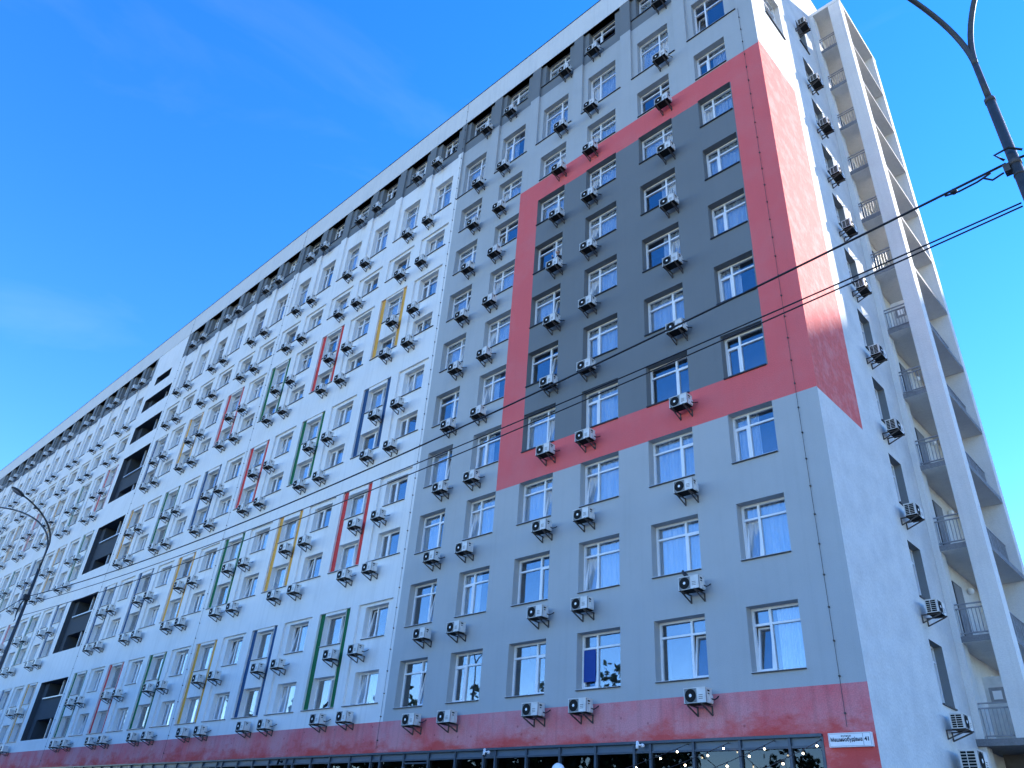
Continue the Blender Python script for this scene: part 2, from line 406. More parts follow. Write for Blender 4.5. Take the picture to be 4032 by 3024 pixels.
D_OPEN = 0.28
# grey part, rows 1-9: windows straight in the wall
for ci, c in enumerate(GCOLS):
    for r in range(1, 10):
        x0, x1 = GX[c]; z0 = 6.08+3.016*(r-1); z1 = 7.80+3.008*(r-1)
        holes.append((x0, x1, z0, z1))
        mm = wallmat((x0+x1)/2, (z0+z1)/2)
        if mm == RD: mm = GR
        reveal(rev, x0, x1, z0, z1, 0, D_OPEN, mm)
        wins.append(dict(col=c, row=r, x0=x0, x1=x1, z0=z0, z1=z1, y=D_OPEN, yo=0.0, small='L' if ci % 2 == 0 else 'R', tr=True, sx=(x0, x1), sy=0.0, dark=(mm == DK)))
# top two rows of every part: recess between pilasters
def top_bay(col, xr, xl, wx0, wx1, small, base):
    d = 0.13
    holes.append((xl, xr, 33.12, Z_PAR))
    reveal(rev, xl, xr, 33.12, Z_PAR, 0, d, DK, DK, Z_PAINT, base)
    hs = [(wx0, wx1, 33.12, 35.75), (wx0, wx1, W_SILL[11], Z_PAR)]
    panel(rev, d, xl, xr, 33.12, Z_PAR, hs, lambda x, z: DK if z > Z_PAINT else base, zs=(Z_PAINT,))
    reveal(rev, wx0, wx1, 33.12, 35.75, d, d+0.25, base)
    reveal(rev, wx0, wx1, W_SILL[11], Z_PAR, d, d+0.32, DK, DK)
    wins.append(dict(col=col, row=10, x0=wx0, x1=wx1, z0=33.2, z1=35.75, y=d+0.25, yo=d, small=small, tr=True, sx=(xl, xr), sy=0.0, dark=False, zs=33.12))
    wins.append(dict(col=col, row=11, x0=wx0, x1=wx1, z0=W_SILL[11], z1=Z_PAR, y=d+0.32, yo=d, small=small, tr=True, sx=(wx0-0.3, wx1), sy=d, dark=True))
for ci, c in enumerate(GCOLS):
    xl = -3.14-3.025*ci; xr = -0.72 if ci == 0 else -3.14-3.025*(ci-1)-0.61
    top_bay(c, xr, xl, xl+0.30, xl+0.30+(1.55 if ci == 0 else 1.72), 'L' if ci % 2 == 0 else 'R', GR)
# white part
for k in range(1, NW+1):
    xr = w_right(k); xl = xr-REC_W; wx1 = xr-0.39; wx0 = wx1-1.56
    small = ('L' if k % 2 == 1 else 'R') if k <= 12 else ('R' if k % 2 == 1 else 'L')
    for r in (1, 3, 5, 7):
        z0, z1 = W_BOT[r], W_RTOP[r]
        holes.append((xl, xr, z0, z1))
        colr = COLOURS[r].get(k)
        d = 0.10
        reveal(rev, xl, xr, z0, z1, 0, d, WH)
        hs = [(wx0, wx1, z0, W_TOP[r]), (wx0, wx1, W_SILL[r+1], W_TOP[r+1])]
        dp = d
        if colr:
            dp = 0.05
            panel(rev, d, xl, wx0, z0, z1, [], lambda x, z: BI[colr])
            panel(rev, d, wx1, xr, z0, z1, [], lambda x, z: BI[colr])
            panel(rev, dp, wx0, wx1, z0, z1, hs, lambda x, z: WH)
            for a, c2 in ((W_TOP[r], W_SILL[r+1]), (W_TOP[r+1], z1)):     # cheeks of the raised strip
                rev.quad((wx0,d,a),(wx0,dp,a),(wx0,dp,c2),(wx0,d,c2), WH); rev.quad((wx1,dp,a),(wx1,d,a),(wx1,d,c2),(wx1,dp,c2), WH)
        else:
            panel(rev, d, xl, xr, z0, z1, hs, lambda x, z: WH)
        for rr, (a, c2) in ((r, hs[0][2:]), (r+1, hs[1][2:])):
            reveal(rev, wx0, wx1, a, c2, dp, dp+0.24, WH)
            wins.append(dict(col=k, row=rr, x0=wx0, x1=wx1, z0=a, z1=c2, y=dp+0.24, yo=dp, small=small, tr=(rr == 8),
                             sx=(xl, xr) if rr == r else (wx0, wx1), sy=0.0 if rr == r else dp, dark=False))
    z0, z1 = W_BOT[9], W_RTOP[9]
    holes.append((xl, xr, z0, z1)); reveal(rev, xl, xr, z0, z1, 0, 0.1, WH)
    panel(rev, 0.1, xl, xr, z0, z1, [(wx0, wx1, z0, W_TOP[9])], lambda x, z: WH)
    reveal(rev, wx0, wx1, z0, W_TOP[9], 0.1, 0.34, WH)
    wins.append(dict(col=k, row=9, x0=wx0, x1=wx1, z0=z0, z1=W_TOP[9], y=0.34, yo=0.1, small=small, tr=False, sx=(xl, xr), sy=0.0, dark=False))
    top_bay(k, xr, xl, wx0, wx1, small, WH)

# stair column: dark loggias
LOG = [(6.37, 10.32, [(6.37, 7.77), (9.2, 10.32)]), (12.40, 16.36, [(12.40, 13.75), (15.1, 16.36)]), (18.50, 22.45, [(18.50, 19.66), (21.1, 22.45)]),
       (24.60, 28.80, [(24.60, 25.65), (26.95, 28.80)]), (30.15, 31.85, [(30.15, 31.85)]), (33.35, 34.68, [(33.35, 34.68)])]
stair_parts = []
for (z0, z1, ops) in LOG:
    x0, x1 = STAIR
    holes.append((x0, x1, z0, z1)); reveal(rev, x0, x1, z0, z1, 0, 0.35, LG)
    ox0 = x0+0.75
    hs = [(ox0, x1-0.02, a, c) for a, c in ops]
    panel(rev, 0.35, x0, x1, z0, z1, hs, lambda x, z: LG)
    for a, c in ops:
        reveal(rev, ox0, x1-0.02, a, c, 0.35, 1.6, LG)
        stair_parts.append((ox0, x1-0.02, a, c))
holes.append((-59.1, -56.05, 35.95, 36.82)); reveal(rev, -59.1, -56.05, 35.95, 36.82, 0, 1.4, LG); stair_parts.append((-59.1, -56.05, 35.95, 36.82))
link('recess', rev.mesh('recess', RM), BLD)

# facade face in two parts
def facade_part(name, xa, xb):
    b = MB()
    hs = [h for h in holes if h[0] < xb and h[1] > xa]
    panel(b, 0.0, xa, xb, Z_BAND0, Z_PAR, hs, wallmat, xs=(JX, FR[0], FI[0], FI[1], -60.42, -54.35, -1.24), zs=(Z_BAND1, Z_PAINT, FR[1], FR[2], FI[2], FI[3]))
    link(name, b.mesh(name, WALLM), BLD)
facade_part('grey_wall', JX, 0.0)
facade_part('white_wall', STAIR[1]+0.5, JX)
facade_part('white_wall', XEND, STAIR[1]+0.5)
b = MB()
panel(b, 0.0, -1.24, 0.0, 0.0, Z_BAND0, [], lambda x, z: 0); link('corner_wall', b.mesh('corner_wall', [M_band]), BLD)
b = MB(); b.box(XEND, 0.0, -0.02, 0.35, Z_PAR, Z_TOP); b.box(XEND, 0.03, -0.05, 0.40, Z_TOP, Z_TOP+0.04, 1)
link('parapet', b.mesh('parapet', [M_para, M_silld]), BLD)

# end wall (x = 0)
EWIN = [(5.32, 6.42, 6.02+3.02*i, 7.78+3.02*i) for i in range(10)] + [(1.42, 3.26, 33.9, 36.5), (5.4, 6.45, 36.3, 38.0)]
b = MB(); X = 0.0
ys = sorted(set([0.0, 3.25, 7.85, 12.7]+[v for w in EWIN for v in w[:2]]))
zs = sorted(set([0.0, 5.62, 13.77, 30.3, Z_TOP]+[v for w in EWIN for v in w[2:]]))
for i in range(len(ys)-1):
    for j in range(len(zs)-1):
        cy, cz = (ys[i]+ys[i+1])/2, (zs[j]+zs[j+1])/2
        if any(w[0] < cy < w[1] and w[2] < cz < w[3] for w in EWIN): continue
        m = 1 if cy < 3.25 and 13.77 < cz < 30.3 else 0
        b.quad((0,ys[i],zs[j]),(0,ys[i+1],zs[j]),(0,ys[i+1],zs[j+1]),(0,ys[i],zs[j+1]), m)
for (y0, y1, z0, z1) in EWIN:
    d = -0.42
    q = 0 if y0 < 3 else 2
    b.quad((0,y0,z0),(0,y0,z1),(d,y0,z1),(d,y0,z0),q); b.quad((0,y1,z1),(0,y1,z0),(d,y1,z0),(d,y1,z1),q)
    b.quad((0,y0,z1),(0,y1,z1),(d,y1,z1),(d,y0,z1),q); b.quad((0,y1,z0),(0,y0,z0),(d,y0,z0),(d,y1,z0),q)
link('end_wall', b.mesh('end_wall', [M_end, M_redend, M_reveal]), BLD)
# roof, back and inner dark core
b = MB(); b.box(XEND, -0.02, 0.4, 12.68, 41.0, 41.2); link('roof', b.mesh('roof', [M_conc]), BLD)
b = MB(); b.quad((0,12.7,0),(XEND,12.7,0),(XEND,12.7,Z_TOP),(0,12.7,Z_TOP)); b.quad((XEND,12.7,0),(XEND,0,0),(XEND,0,Z_TOP),(XEND,12.7,Z_TOP))
link('back_wall', b.mesh('back_wall', [M_white]), BLD)
b = MB(); b.quad((XEND,1.7,0),(-1.2,1.7,0),(-1.2,1.7,41),(XEND,1.7,41)); b.quad((-1.2,1.7,0),(-1.2,12.6,0),(-1.2,12.6,41),(-1.2,1.7,41))
for i in range(13):
    z = 4.7 if i == 0 else 8.35+3.015*(i-1)
    b.box(XEND, -0.5, 0.62, 1.69, z-0.15, z)
for xw in [-0.45]+[-3.5-2.97*i for i in range(40)]:
    b.box(xw-0.06, xw+0.06, 0.64, 1.68, 4.6, 40.9)
link('room_backs', b.mesh('room_backs', [M_room]), BLD)
b = MB(); b.box(-9.0, 0.0, 5.0, 12.7, Z_TOP+0.001, 44.1); link('penthouse', b.mesh('penthouse', [M_tower]), BLD)

# stair column details: light sills and mid posts
me_post = {}
for (x0, x1, a, c) in stair_parts:
    b = MB(); b.box(-0.05, 0.05, -0.04, 0.04, 0, c-a); me = b.mesh('post', [M_sillw]); link('post', me, BLD, ((x0+x1)/2+0.35, 0.45, a))
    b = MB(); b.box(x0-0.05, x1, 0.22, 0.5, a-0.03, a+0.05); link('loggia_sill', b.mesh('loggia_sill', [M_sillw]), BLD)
    bb = MB(); bb.quad((x0-0.1,1.62,a-0.1),(x1+0.1,1.62,a-0.1),(x1+0.1,1.62,c+0.1),(x0-0.1,1.62,c+0.1)); link('loggia_darkness', bb.mesh('loggia_darkness', [M_black]), BLD)  # black sheet painted as the darkness inside the loggia

# ------------------------------------------------------------------ windows
cache = {}
def get(key, fn):
    if key not in cache: cache[key] = fn()
    return cache[key]
FW = 0.07
def split(w, h, small, tr):
    sw = 0.36*w
    xm = sw if small == 'L' else w-sw
    zt = h-0.26*h if tr else None
    return xm, zt
def frame_mesh(w, h, small, tr):
    xm, zt = split(w, h, small, tr)
    b = MB(); y0, y1 = -0.04, 0.04
    b.box(0, w, y0, y1, 0, FW); b.box(0, w, y0, y1, h-FW, h)
    b.box(0, FW, y0+0.002, y1, FW, h-FW); b.box(w-FW, w, y0+0.002, y1, FW, h-FW)
    b.box(xm-0.035, xm+0.035, y0-0.002, y1, FW, h-FW)
    if tr:
        b.box(FW, xm-0.035, y0+0.003, y1, zt-0.03, zt+0.03); b.box(xm+0.035, w-FW, y0+0.003, y1, zt-0.03, zt+0.03)
    return b.mesh('window_frame', [M_pvc])
def sash_rect(w, h, small, tr):
    xm, zt = split(w, h, small, tr)
    z1 = (zt-0.03) if tr else h-FW
    return (FW, xm-0.035, FW, z1) if small == 'L' else (xm+0.035, w-FW, FW, z1)
def sash_mesh(sw, sh):
    b = MB(); t = 0.05; y0, y1 = -0.055, 0.03
    b.box(0, sw, y0, y1, 0, t); b.box(0, sw, y0, y1, sh-t, sh); b.box(0, t, y0+0.002, y1, t, sh-t); b.box(sw-t, sw, y0+0.002, y1, t, sh-t)
    return b.mesh('sash', [M_pvc])
def pane_mesh(pw, ph):
    b = MB(); b.box(0, pw, -0.006, 0.006, 0, ph); return b.mesh('pane', [M_glass])
def curtain_mesh(w, h, seed):
    rnd = random.Random(seed); b = MB(); n = 30; zs_ = (0.03, h*0.5, h-0.02); P = []
    ph = rnd.random()*6
    for i in range(n+1):
        x = w*i/n; yy = 0.025*math.sin(i*1.9+ph)+0.02*math.sin(i*0.7+ph*2)
        P.append([(x, yy*(0.6+0.4*q), z) for q, z in zip((1.4, 1.0, 0.6), zs_)])
    for i in range(n):
        for j in range(2): b.quad(P[i][j], P[i+1][j], P[i+1][j+1], P[i][j+1])
    return b.mesh('curtain', [M_curtain], True)
def sill_mesh(w, d, dark):
    b = MB(); b.box(0, w, -0.06, d, -0.012, 0.0, 0); b.box(0.004, w-0.004, -0.056, d, -0.035, -0.012, 1); return b.mesh('sill', [M_silld if dark else M_sillw, M_silld])  # dark lower layer paints the shade on the sill's underside

OPEN = {('A', 8): 'swing', ('B', 8): 'swing', ('D', 9): 'swing', ('D', 7): 'swing', ('B', 9): 'tilt', ('C', 8): 'tilt', ('C', 9): 'tilt', ('C', 6): 'tilt', ('C', 7): 'tilt',
        ('A', 1): 'tilt', ('A', 2): 'tilt', ('B', 1): 'tilt', ('B', 7): 'tilt', ('C', 2): 'tilt', ('C', 3): 'tilt', ('D', 3): 'tilt', ('D', 4): 'tilt', ('D', 5): 'tilt', ('D', 6): 'tilt',
        ('E', 3): 'tilt', ('E', 5): 'tilt', ('E', 6): 'tilt', ('E', 7): 'tilt', ('E', 8): 'tilt', ('E', 9): 'tilt', ('F', 2): 'tilt', ('F', 4): 'tilt', ('F', 6): 'tilt', ('F', 7): 'tilt', ('F', 9): 'tilt',
        ('F', 10): 'tilt', (1, 1): 'tilt', ('D', 10): 'shut', ('C', 10): 'swing'}
NOCURT = {('C', 1), ('D', 1), ('B', 1), ('F', 1), ('E', 1)}
vis = [w for w in wins if in_view((w['x0']+w['x1'])/2, 0, (w['z0']+w['z1'])/2)]
vis.sort(key=lambda w: -size_of((w['x0']+w['x1'])/2, 0, (w['z0']+w['z1'])/2))
near, rest = vis[:300], vis[300:]
def curt_kind(w):
    if (w['col'], w['row']) in NOCURT: return None
    rnd = random.Random(hash((str(w['col']), w['row'], 3)) % 1000 if False else (ord(str(w['col'])[0])*31+w['row']*17+(w['col'] if isinstance(w['col'], int) else 0)*7))
    t = rnd.random()
    p = 0.92 if isinstance(w['col'], str) else 0.72
    if t > p: return None
    return 'full' if t < p*0.72 else ('left' if t < p*0.86 else 'right')
for w in near:
    W, Hh = round(w['x1']-w['x0'], 3), round(w['z1']-w['z0'], 3)
    small, tr = w['small'], w['tr']
    o = link('window', get(('f', W, Hh, small, tr), lambda: frame_mesh(W, Hh, small, tr)), BLD, (w['x0'], w['y']+0.04, w['z0']))
    xm, zt = split(W, Hh, small, tr)
    far = isinstance(w['col'], int) and w['col'] > 12
    s = sash_rect(W, Hh, small, tr)
    sw, sh = round(s[1]-s[0], 3), round(s[3]-s[2], 3)
    rs = random.Random(ord(str(w['col'])[0])*13+w['row']*29+(w['col'] if isinstance(w['col'], int) else 3)*5)
    mode = OPEN.get((w['col'], w['row']))
    if mode is None: mode = 'tilt' if rs.random() < (0.18 if isinstance(w['col'], str) else 0.30) and not far else 'shut'
    rot = None; px = s[0]
    if mode == 'tilt': rot = (math.radians(-8.5), 0, 0)
    elif mode == 'swing':
        rot = (0, 0, math.radians(70) if small == 'L' else math.radians(-70))
    sx0 = s[0] if not (mode == 'swing' and small == 'R') else s[1]
    so_ = link('sash', get(('s', sw, sh, sx0 == s[1]), lambda: (sash_mesh(sw, sh))), o, (s[0], 0.0, s[2]), rot)
    pn = link('pane', get(('p', round(sw-0.1, 3), round(sh-0.1, 3)), lambda: pane_mesh(sw-0.1, sh-0.1)), o, (s[0]+0.05, 0.0, s[2]+0.05), rot)
    if mode == 'swing':
        # hinge on the outer jamb, sash swung into the room
        hx = s[0] if small == 'L' else s[1]
        for ob, dx in ((so_, 0.0), (pn, 0.05)):
            loc = Vector((s[0]+dx-hx, 0, ob.location.z)); R = Matrix.Rotation(rot[2], 4, 'Z')
            q = R @ Vector((loc.x, 0, 0)); ob.location = (hx+q.x, q.y, loc.z)
    cells = []
    big = (xm+0.035, W-FW) if small == 'L' else (FW, xm-0.035)
    sm = (FW, xm-0.035) if small == 'L' else (xm+0.035, W-FW)
    if tr:
        cells = [(big[0], big[1], FW, zt-0.03), (big[0], big[1], zt+0.03, Hh-FW), (sm[0], sm[1], zt+0.03, Hh-FW)]
    else: cells = [(big[0], big[1], FW, Hh-FW)]
    for (a, c, z0, z1) in cells:
        link('pane', get(('p', round(c-a, 3), round(z1-z0, 3)), lambda: pane_mesh(c-a, z1-z0)), o, (a, 0.012, z0))
    SW = round(w['sx'][1]-w['sx'][0], 3); SD = round(w['y']-w['sy']-0.005, 3)
    link('sill', get(('sl', SW, SD, w['dark']), lambda: sill_mesh(SW, SD, w['dark'])), o, (w['sx'][0]-w['x0'], w['sy']-w['y']-0.04, w.get('zs', w['z0'])-w['z0']+0.006))
    ck = curt_kind(w)
    if ck:
        cw = W if ck == 'full' else W*0.55
        cv = rs.randrange(4)
        link('curtain', get(('c', round(cw, 2), Hh, cv), lambda: curtain_mesh(cw, Hh-0.03, cv+int(Hh*100))), o, (0 if ck != 'right' else W-cw, 0.10, 0.0))
    if (w['col'], w['row']) == ('C', 1):
        b = MB(); b.box(0.02, sw-0.02, 0, 0.012, 0.2, sh-0.02); link('blue_panel', b.mesh('blue_panel', [M_bluefilm]), o, (s[0], -0.062, s[2]))
if rest:
    b = MB()
    for w in rest:
        W, Hh = w['x1']-w['x0'], w['z1']-w['z0']; xm, zt = split(W, Hh, w['small'], w['tr']); ox, oy, oz = w['x0'], w['y']+0.04, w['z0']
        b.box(ox, ox+W, oy-0.04, oy+0.04, oz, oz+FW); b.box(ox, ox+W, oy-0.04, oy+0.04, oz+Hh-FW, oz+Hh)
        b.box(ox, ox+FW, oy-0.04, oy+0.04, oz+FW, oz+Hh-FW); b.box(ox+W-FW, ox+W, oy-0.04, oy+0.04, oz+FW, oz+Hh-FW)
        b.box(ox+xm-0.035, ox+xm+0.035, oy-0.042, oy+0.04, oz+FW, oz+Hh-FW)
        b.box(ox+FW, ox+W-FW, oy-0.006, oy+0.006, oz+FW, oz+Hh-FW, 1)
        b.box(w['sx'][0], w['sx'][1], w['sy']-0.06, oy-0.045, w.get('zs', oz)-0.03, w.get('zs', oz)+0.005, 2)
    tag(link('far_windows', b.mesh('far_windows', [M_pvc, M_glass, M_sillw]), BLD), kind='stuff')
# end wall windows
for i, (y0, y1, z0, z1) in enumerate(EWIN):
    W, Hh = round(y1-y0, 3), round(z1-z0, 3)
    o = link('window', get(('f', W, Hh, 'L', True), lambda: frame_mesh(W, Hh, 'L', True)), BLD, (-0.28, y0, z0), (0, 0, math.radians(90)))
    link('pane', get(('p', W, Hh), lambda: pane_mesh(W-2*FW, Hh-2*FW)), o, (FW, 0.01, FW))
    link('sill', get(('sl', W, 0.36, True), lambda: sill_mesh(W, 0.23, True)), o, (0, -0.28, 0.006))
    link('curtain', get(('c', W, Hh, 9), lambda: curtain_mesh(W, Hh-0.03, 9)), o, (0, 0.16, 0))

# ------------------------------------------------------------------ shop front on the ground floor
b = MB()
b.box(XEND, -1.245, -0.06, 0.16, 4.50, Z_BAND0-0.002)           # beam
MUL = [-1.27, -2.09, -3.42, -4.77, -6.12, -6.66, -8.02, -9.37, -10.73, -12.08, -12.61, -13.97, -15.33, -16.67, -18.04, -18.59, -19.92, -21.25, -22.55, -23.87, -24.4,
       -25.76, -27.08, -28.43, -29.78, -30.31, -31.7, -33.05, -34.4, -35.75, -37.1, -38.45, -39.8]
while MUL[-1] > -90: MUL.append(MUL[-1]-1.35)
for x in MUL: b.box(x-0.035, x+0.035, -0.02, 0.16, 0.0, 4.50)
for i in range(len(MUL)-1):
    b.box(MUL[i+1]+0.035, MUL[i]-0.035, 0.0, 0.14, 4.27, 4.32); b.box(MUL[i+1]+0.035, MUL[i]-0.035, 0.0, 0.14, 0.0, 0.15)
b.box(-16.6, -15.4, -0.01, 0.12, 4.17, 4.21); b.box(XEND, -1.24, 0.0, 0.2, 0.0, 0.02)
front = link('shop_front', b.mesh('shop_front', [M_alu]), BLD)
M_spand = simple('blue_grey_spandrel', (0.075, 0.115, 0.16), 0.3, 0, 0.08, 2)
for i in range(len(MUL)-1):
    x0, x1 = MUL[i+1]+0.035, MUL[i]-0.035; wv = round(x1-x0, 3)
    if x0 < -60: break
    link('top_panel', get(('tp', wv), lambda: (lambda q: (q.box(0, wv, 0, 0.02, 4.32, 4.50), q.mesh('top_panel', [M_spand]))[1])(MB())), front, (x0, 0.05, 0))
    link('pane', get(('sp', wv), lambda: (lambda q: (q.box(0, wv, 0, 0.012, 0.15, 4.27), q.mesh('pane', [M_shopglass]))[1])(MB())), front, (x0, 0.06, 0))
# ------------------------------------------------------------------ lightning conductors with clamps
def conductor(x, z0, z1):
    b = MB(); y = -0.035
    b.tube([(x, y, z0), (x, y, z1)], 0.006, 6); z = z0+0.3
    while z < z1:
        b.box(x-0.018, x+0.018, -0.055, 0.0, z-0.018, z+0.018); z += 0.83
    link('lightning_conductor', b.mesh('lightning_conductor', [M_bracket]), BLD)
conductor(-0.62, 4.68, 33.0); conductor(-18.33, 4.7, 41.4); conductor(-36.15, 4.7, 41.4); conductor(-54.2, 4.7, 41.4)

# ------------------------------------------------------------------ balcony tower at the end
SL = [5.42+2.953*i for i in range(12)]
b = MB(); b.box(0.002, 0.21, 7.85, 8.35, 0.0, 41.0); link('pier', b.mesh('pier', [M_tower]), BLD)
b = MB(); b.box(1.03, 1.60, 7.85, 8.42, 5.42, 40.97); link('pillar', b.mesh('pillar', [M_tower]), BLD)
b = MB(); b.box(0.002, 1.60, 12.30, 12.75, 5.42, 40.97); link('tower_wall', b.mesh('tower_wall', [M_tower]), BLD)
b = MB(); b.box(0.002, 1.62, 7.83, 12.77, 40.97, 41.2); link('tower_roof', b.mesh('tower_roof', [M_tower]), BLD)
bs = MB(); bs.box(0.004, 1.598, 7.852, 12.298, -0.19, 0.0); bs.box(0.006, 1.596, 7.86, 12.29, -0.195, -0.19, 1)
me_slab = bs.mesh('balcony_slab', [M_conc, M_tower])
br = MB()
for z in (1.0, 0.86, 0.10): br.box(0.22, 1.03, 7.93, 7.97, z-0.02, z+0.02)
for i in range(8):
    x = 0.26+i*0.107; br.box(x-0.011, x+0.011, 7.94, 7.96, 0.0 if i in (0, 7) else 0.1, 0.86)
me_rail = br.mesh('railing', [M_rail])
br = MB()
for z in (1.15, 0.10): br.box(1.245, 1.295, 8.43, 12.29, z-0.02, z+0.02)
n = 34
for i in range(n+1):
    y = 8.45+3.8*i/n; t = 0.022 if i % 8 == 0 else 0.011; br.box(1.27-t, 1.27+t, y-t, y+t, 0.0, 1.13)
me_rail2 = br.mesh('railing', [M_rail])
bd = MB(); bd.box(0.003, 0.05, 9.1, 10.05, 0, 2.15, 0); bd.box(0.05, 0.06, 9.16, 9.99, 0.05, 2.09, 1)
me_door = bd.mesh('door', [M_silld, M_conc])
bl = MB(); bl.sphere((0, 0, 0), 0.11, 12, 8)
me_globe = bl.mesh('globe_light', [M_hub], True)
for i, z in enumerate(SL):
    if i == 0:
        b = MB(); b.box(-0.0, 2.8, 7.70, 12.9, z-0.19, z); link('balcony_slab', b.mesh('balcony_slab', [M_conc]), BLD)
    else: link('balcony_slab', me_slab, BLD, (0, 0, z))
    link('railing', me_rail, BLD, (0, 0, z)); link('railing', me_rail2, BLD, (0, 0, z))
    if i not in (0, 5): link('door', me_door, BLD, (0, 0, z))
    link('globe_light', me_globe, BLD, (0.12, 10.9, z+2.25))
b = MB()                                                        # open door leaves with a small window
b.box(0.24, 0.95, 9.0, 9.05, 0, 1.95, 0); b.box(0.36, 0.82, 8.985, 9.0, 1.17, 1.62, 2); b.box(0.45, 0.70, 8.975, 8.985, 1.27, 1.52, 1); b.box(0.86, 0.90, 8.95, 9.0, 0.90, 1.0, 3)
me_leaf = b.mesh('door', [M_case, M_hub, M_rail, M_silld])
for i in (0, 5): link('door', me_leaf, BLD, (0, 0, SL[i]))
b = MB(); b.box(0.21, 2.4, 9.4, 9.6, 0.0, 5.2); link('base_wall', b.mesh('base_wall', [simple('brown_board', (0.09, 0.075, 0.065), 0.8, 0, 0.3, 4)]), BLD)

# ------------------------------------------------------------------ air conditioners
ACW, ACD, ACH = 0.655, 0.34, 0.385
def ac_meshes():
    c = MB(); y0 = -0.53; y1 = y0+ACD
    c.box(0, ACW, y0, y1, 0, ACH-0.018, 0); c.box(-0.008, ACW+0.008, y0-0.008, y1+0.008, ACH-0.018, ACH, 0)
    c.box(-0.004, ACW+0.004, y0-0.002, y1+0.002, -0.012, 0.0, 1)
    for k in range(3): c.box(0.45, 0.57, y0-0.004, y0, 0.095+k*0.045, 0.108+k*0.045, 2)       # louvres on the front panel
    c.box(0.385, 0.392, y0-0.003, y0, 0.005, ACH-0.02, 2)                                     # joint of the fan panel
    c.box(ACW, ACW+0.035, y0+0.16, y1-0.02, 0.02, 0.21, 0); c.box(ACW, ACW+0.012, y0+0.10, y0+0.20, 0.29, 0.33, 1); c.box(ACW, ACW+0.012, y0+0.12, y0+0.18, 0.225, 0.25, 1); c.box(ACW, ACW+0.01, y0+0.03, y0+0.036, 0.0, ACH-0.02, 2)
    for i in range(6):    # coil cells on the left side
        for j in range(2):
            c.box(-0.006, 0.0, y0+0.05+j*0.155, y0+0.185+j*0.125, 0.025+i*0.056, 0.066+i*0.056, 1)
    case = c.mesh('casing', [M_case, M_grille, M_bracket])
    f = MB(); cx, cz, yf = 0.205, ACH/2-0.005, y0-0.003
    f.quad((cx-0.185,yf+0.001,cz-0.175),(cx+0.172,yf+0.001,cz-0.175),(cx+0.172,yf+0.001,cz+0.175),(cx-0.185,yf+0.001,cz+0.175), 3)
    f.disc((cx, yf-0.004, cz), 0.165, 24, 0)
    for r in (0.06, 0.085, 0.11, 0.135, 0.158): f.ring((cx, yf-0.008, cz), r, r+0.007, 24, 1)
    for k in range(8):
        a = math.pi/4*k; f.bar((cx+0.045*math.cos(a), yf-0.007, cz+0.045*math.sin(a)), (cx+0.16*math.cos(a), yf-0.007, cz+0.16*math.sin(a)), 0.005, 0.003, 1)
    f.disc((cx, yf-0.012, cz), 0.042, 16, 2)
    fan = f.mesh('fan_grille', [M_grille, M_grille2, M_hub, simple('grey_casing', (0.20, 0.205, 0.20), 0.6)])
    k = MB()
    k.bar((0, 0.0, -0.02), (0, -0.57, -0.02), 0.034, 0.034); k.bar((0, -0.015, -0.03), (0, -0.015, -0.25), 0.034, 0.034); k.bar((0, -0.02, -0.235), (0, -0.53, -0.04), 0.028, 0.034)
    brk = k.mesh('bracket', [M_bracket])
    p = MB(); p.tube([(ACW+0.03, -0.30, 0.12), (ACW+0.07, -0.22, 0.10), (ACW+0.085, -0.10, 0.16), (ACW+0.08, -0.02, 0.22), (ACW+0.08, 0.0, 0.22)], 0.016, 6)
    pipe = p.mesh('pipe', [M_wire])
    return case, fan, brk, pipe
ME_CASE, ME_FAN, ME_BRK, ME_PIPE = ac_meshes()
def ac_joined():
    b = MB(); b.box(0, ACW, -0.53, -0.19, 0, ACH, 0); b.disc((0.205, -0.534, ACH/2), 0.165, 16, 1); b.disc((0.205, -0.538, ACH/2), 0.042, 10, 2)
    for x in (0.09, 0.53):
        b.bar((x, 0.0, -0.02), (x, -0.57, -0.02), 0.03, 0.03, 3); b.bar((x, -0.015, -0.03), (x, -0.015, -0.25), 0.03, 0.03, 3); b.bar((x, -0.02, -0.235), (x, -0.53, -0.04), 0.026, 0.03, 3)
    b.box(-0.003, ACW+0.003, -0.532, -0.19, -0.012, 0.0, 1)
    return b.mesh('air_conditioner', [M_case, M_grille, M_hub, M_bracket])
ME_AC = ac_joined()
GRP = 'air conditioners hung on brackets along the block'
def place_ac(x, y, z, label, rotz=0.0, small=False, scale=1.0):
    if small:
        o = link('air_conditioner', ME_AC, None, (x, y, z), (0, 0, rotz))
    else:
        o = link('air_conditioner', None, None, (x, y, z), (0, 0, rotz))
        link('casing', ME_CASE, o); link('fan_grille', ME_FAN, o)
        link('bracket', ME_BRK, o, (0.09, 0, 0)); link('bracket', ME_BRK, o, (0.53, 0, 0))
        if random.random() < 0.45: link('pipe', ME_PIPE, o)
    o.scale = (scale,)*3
    return tag(o, label, 'air conditioner', GRP)
G_AC = {'B': -4.69, 'C': -8.70, 'D': -10.60, 'E': -14.60, 'F': -16.50}
acs = []
for ci, c in enumerate(GCOLS):
    if c == 'A': continue
    for r in range(1, 12):
        zt = 5.74+3.02*(r-1) if r < 11 else 37.45
        acs.append((G_AC[c], 0.0 if r < 10 else (0.0 if r == 10 else 0.13), zt-ACH, False,
                    'air conditioner on the grey part, %s row up, %s column from the corner' % (ORD[r], ORD[ci+1])))
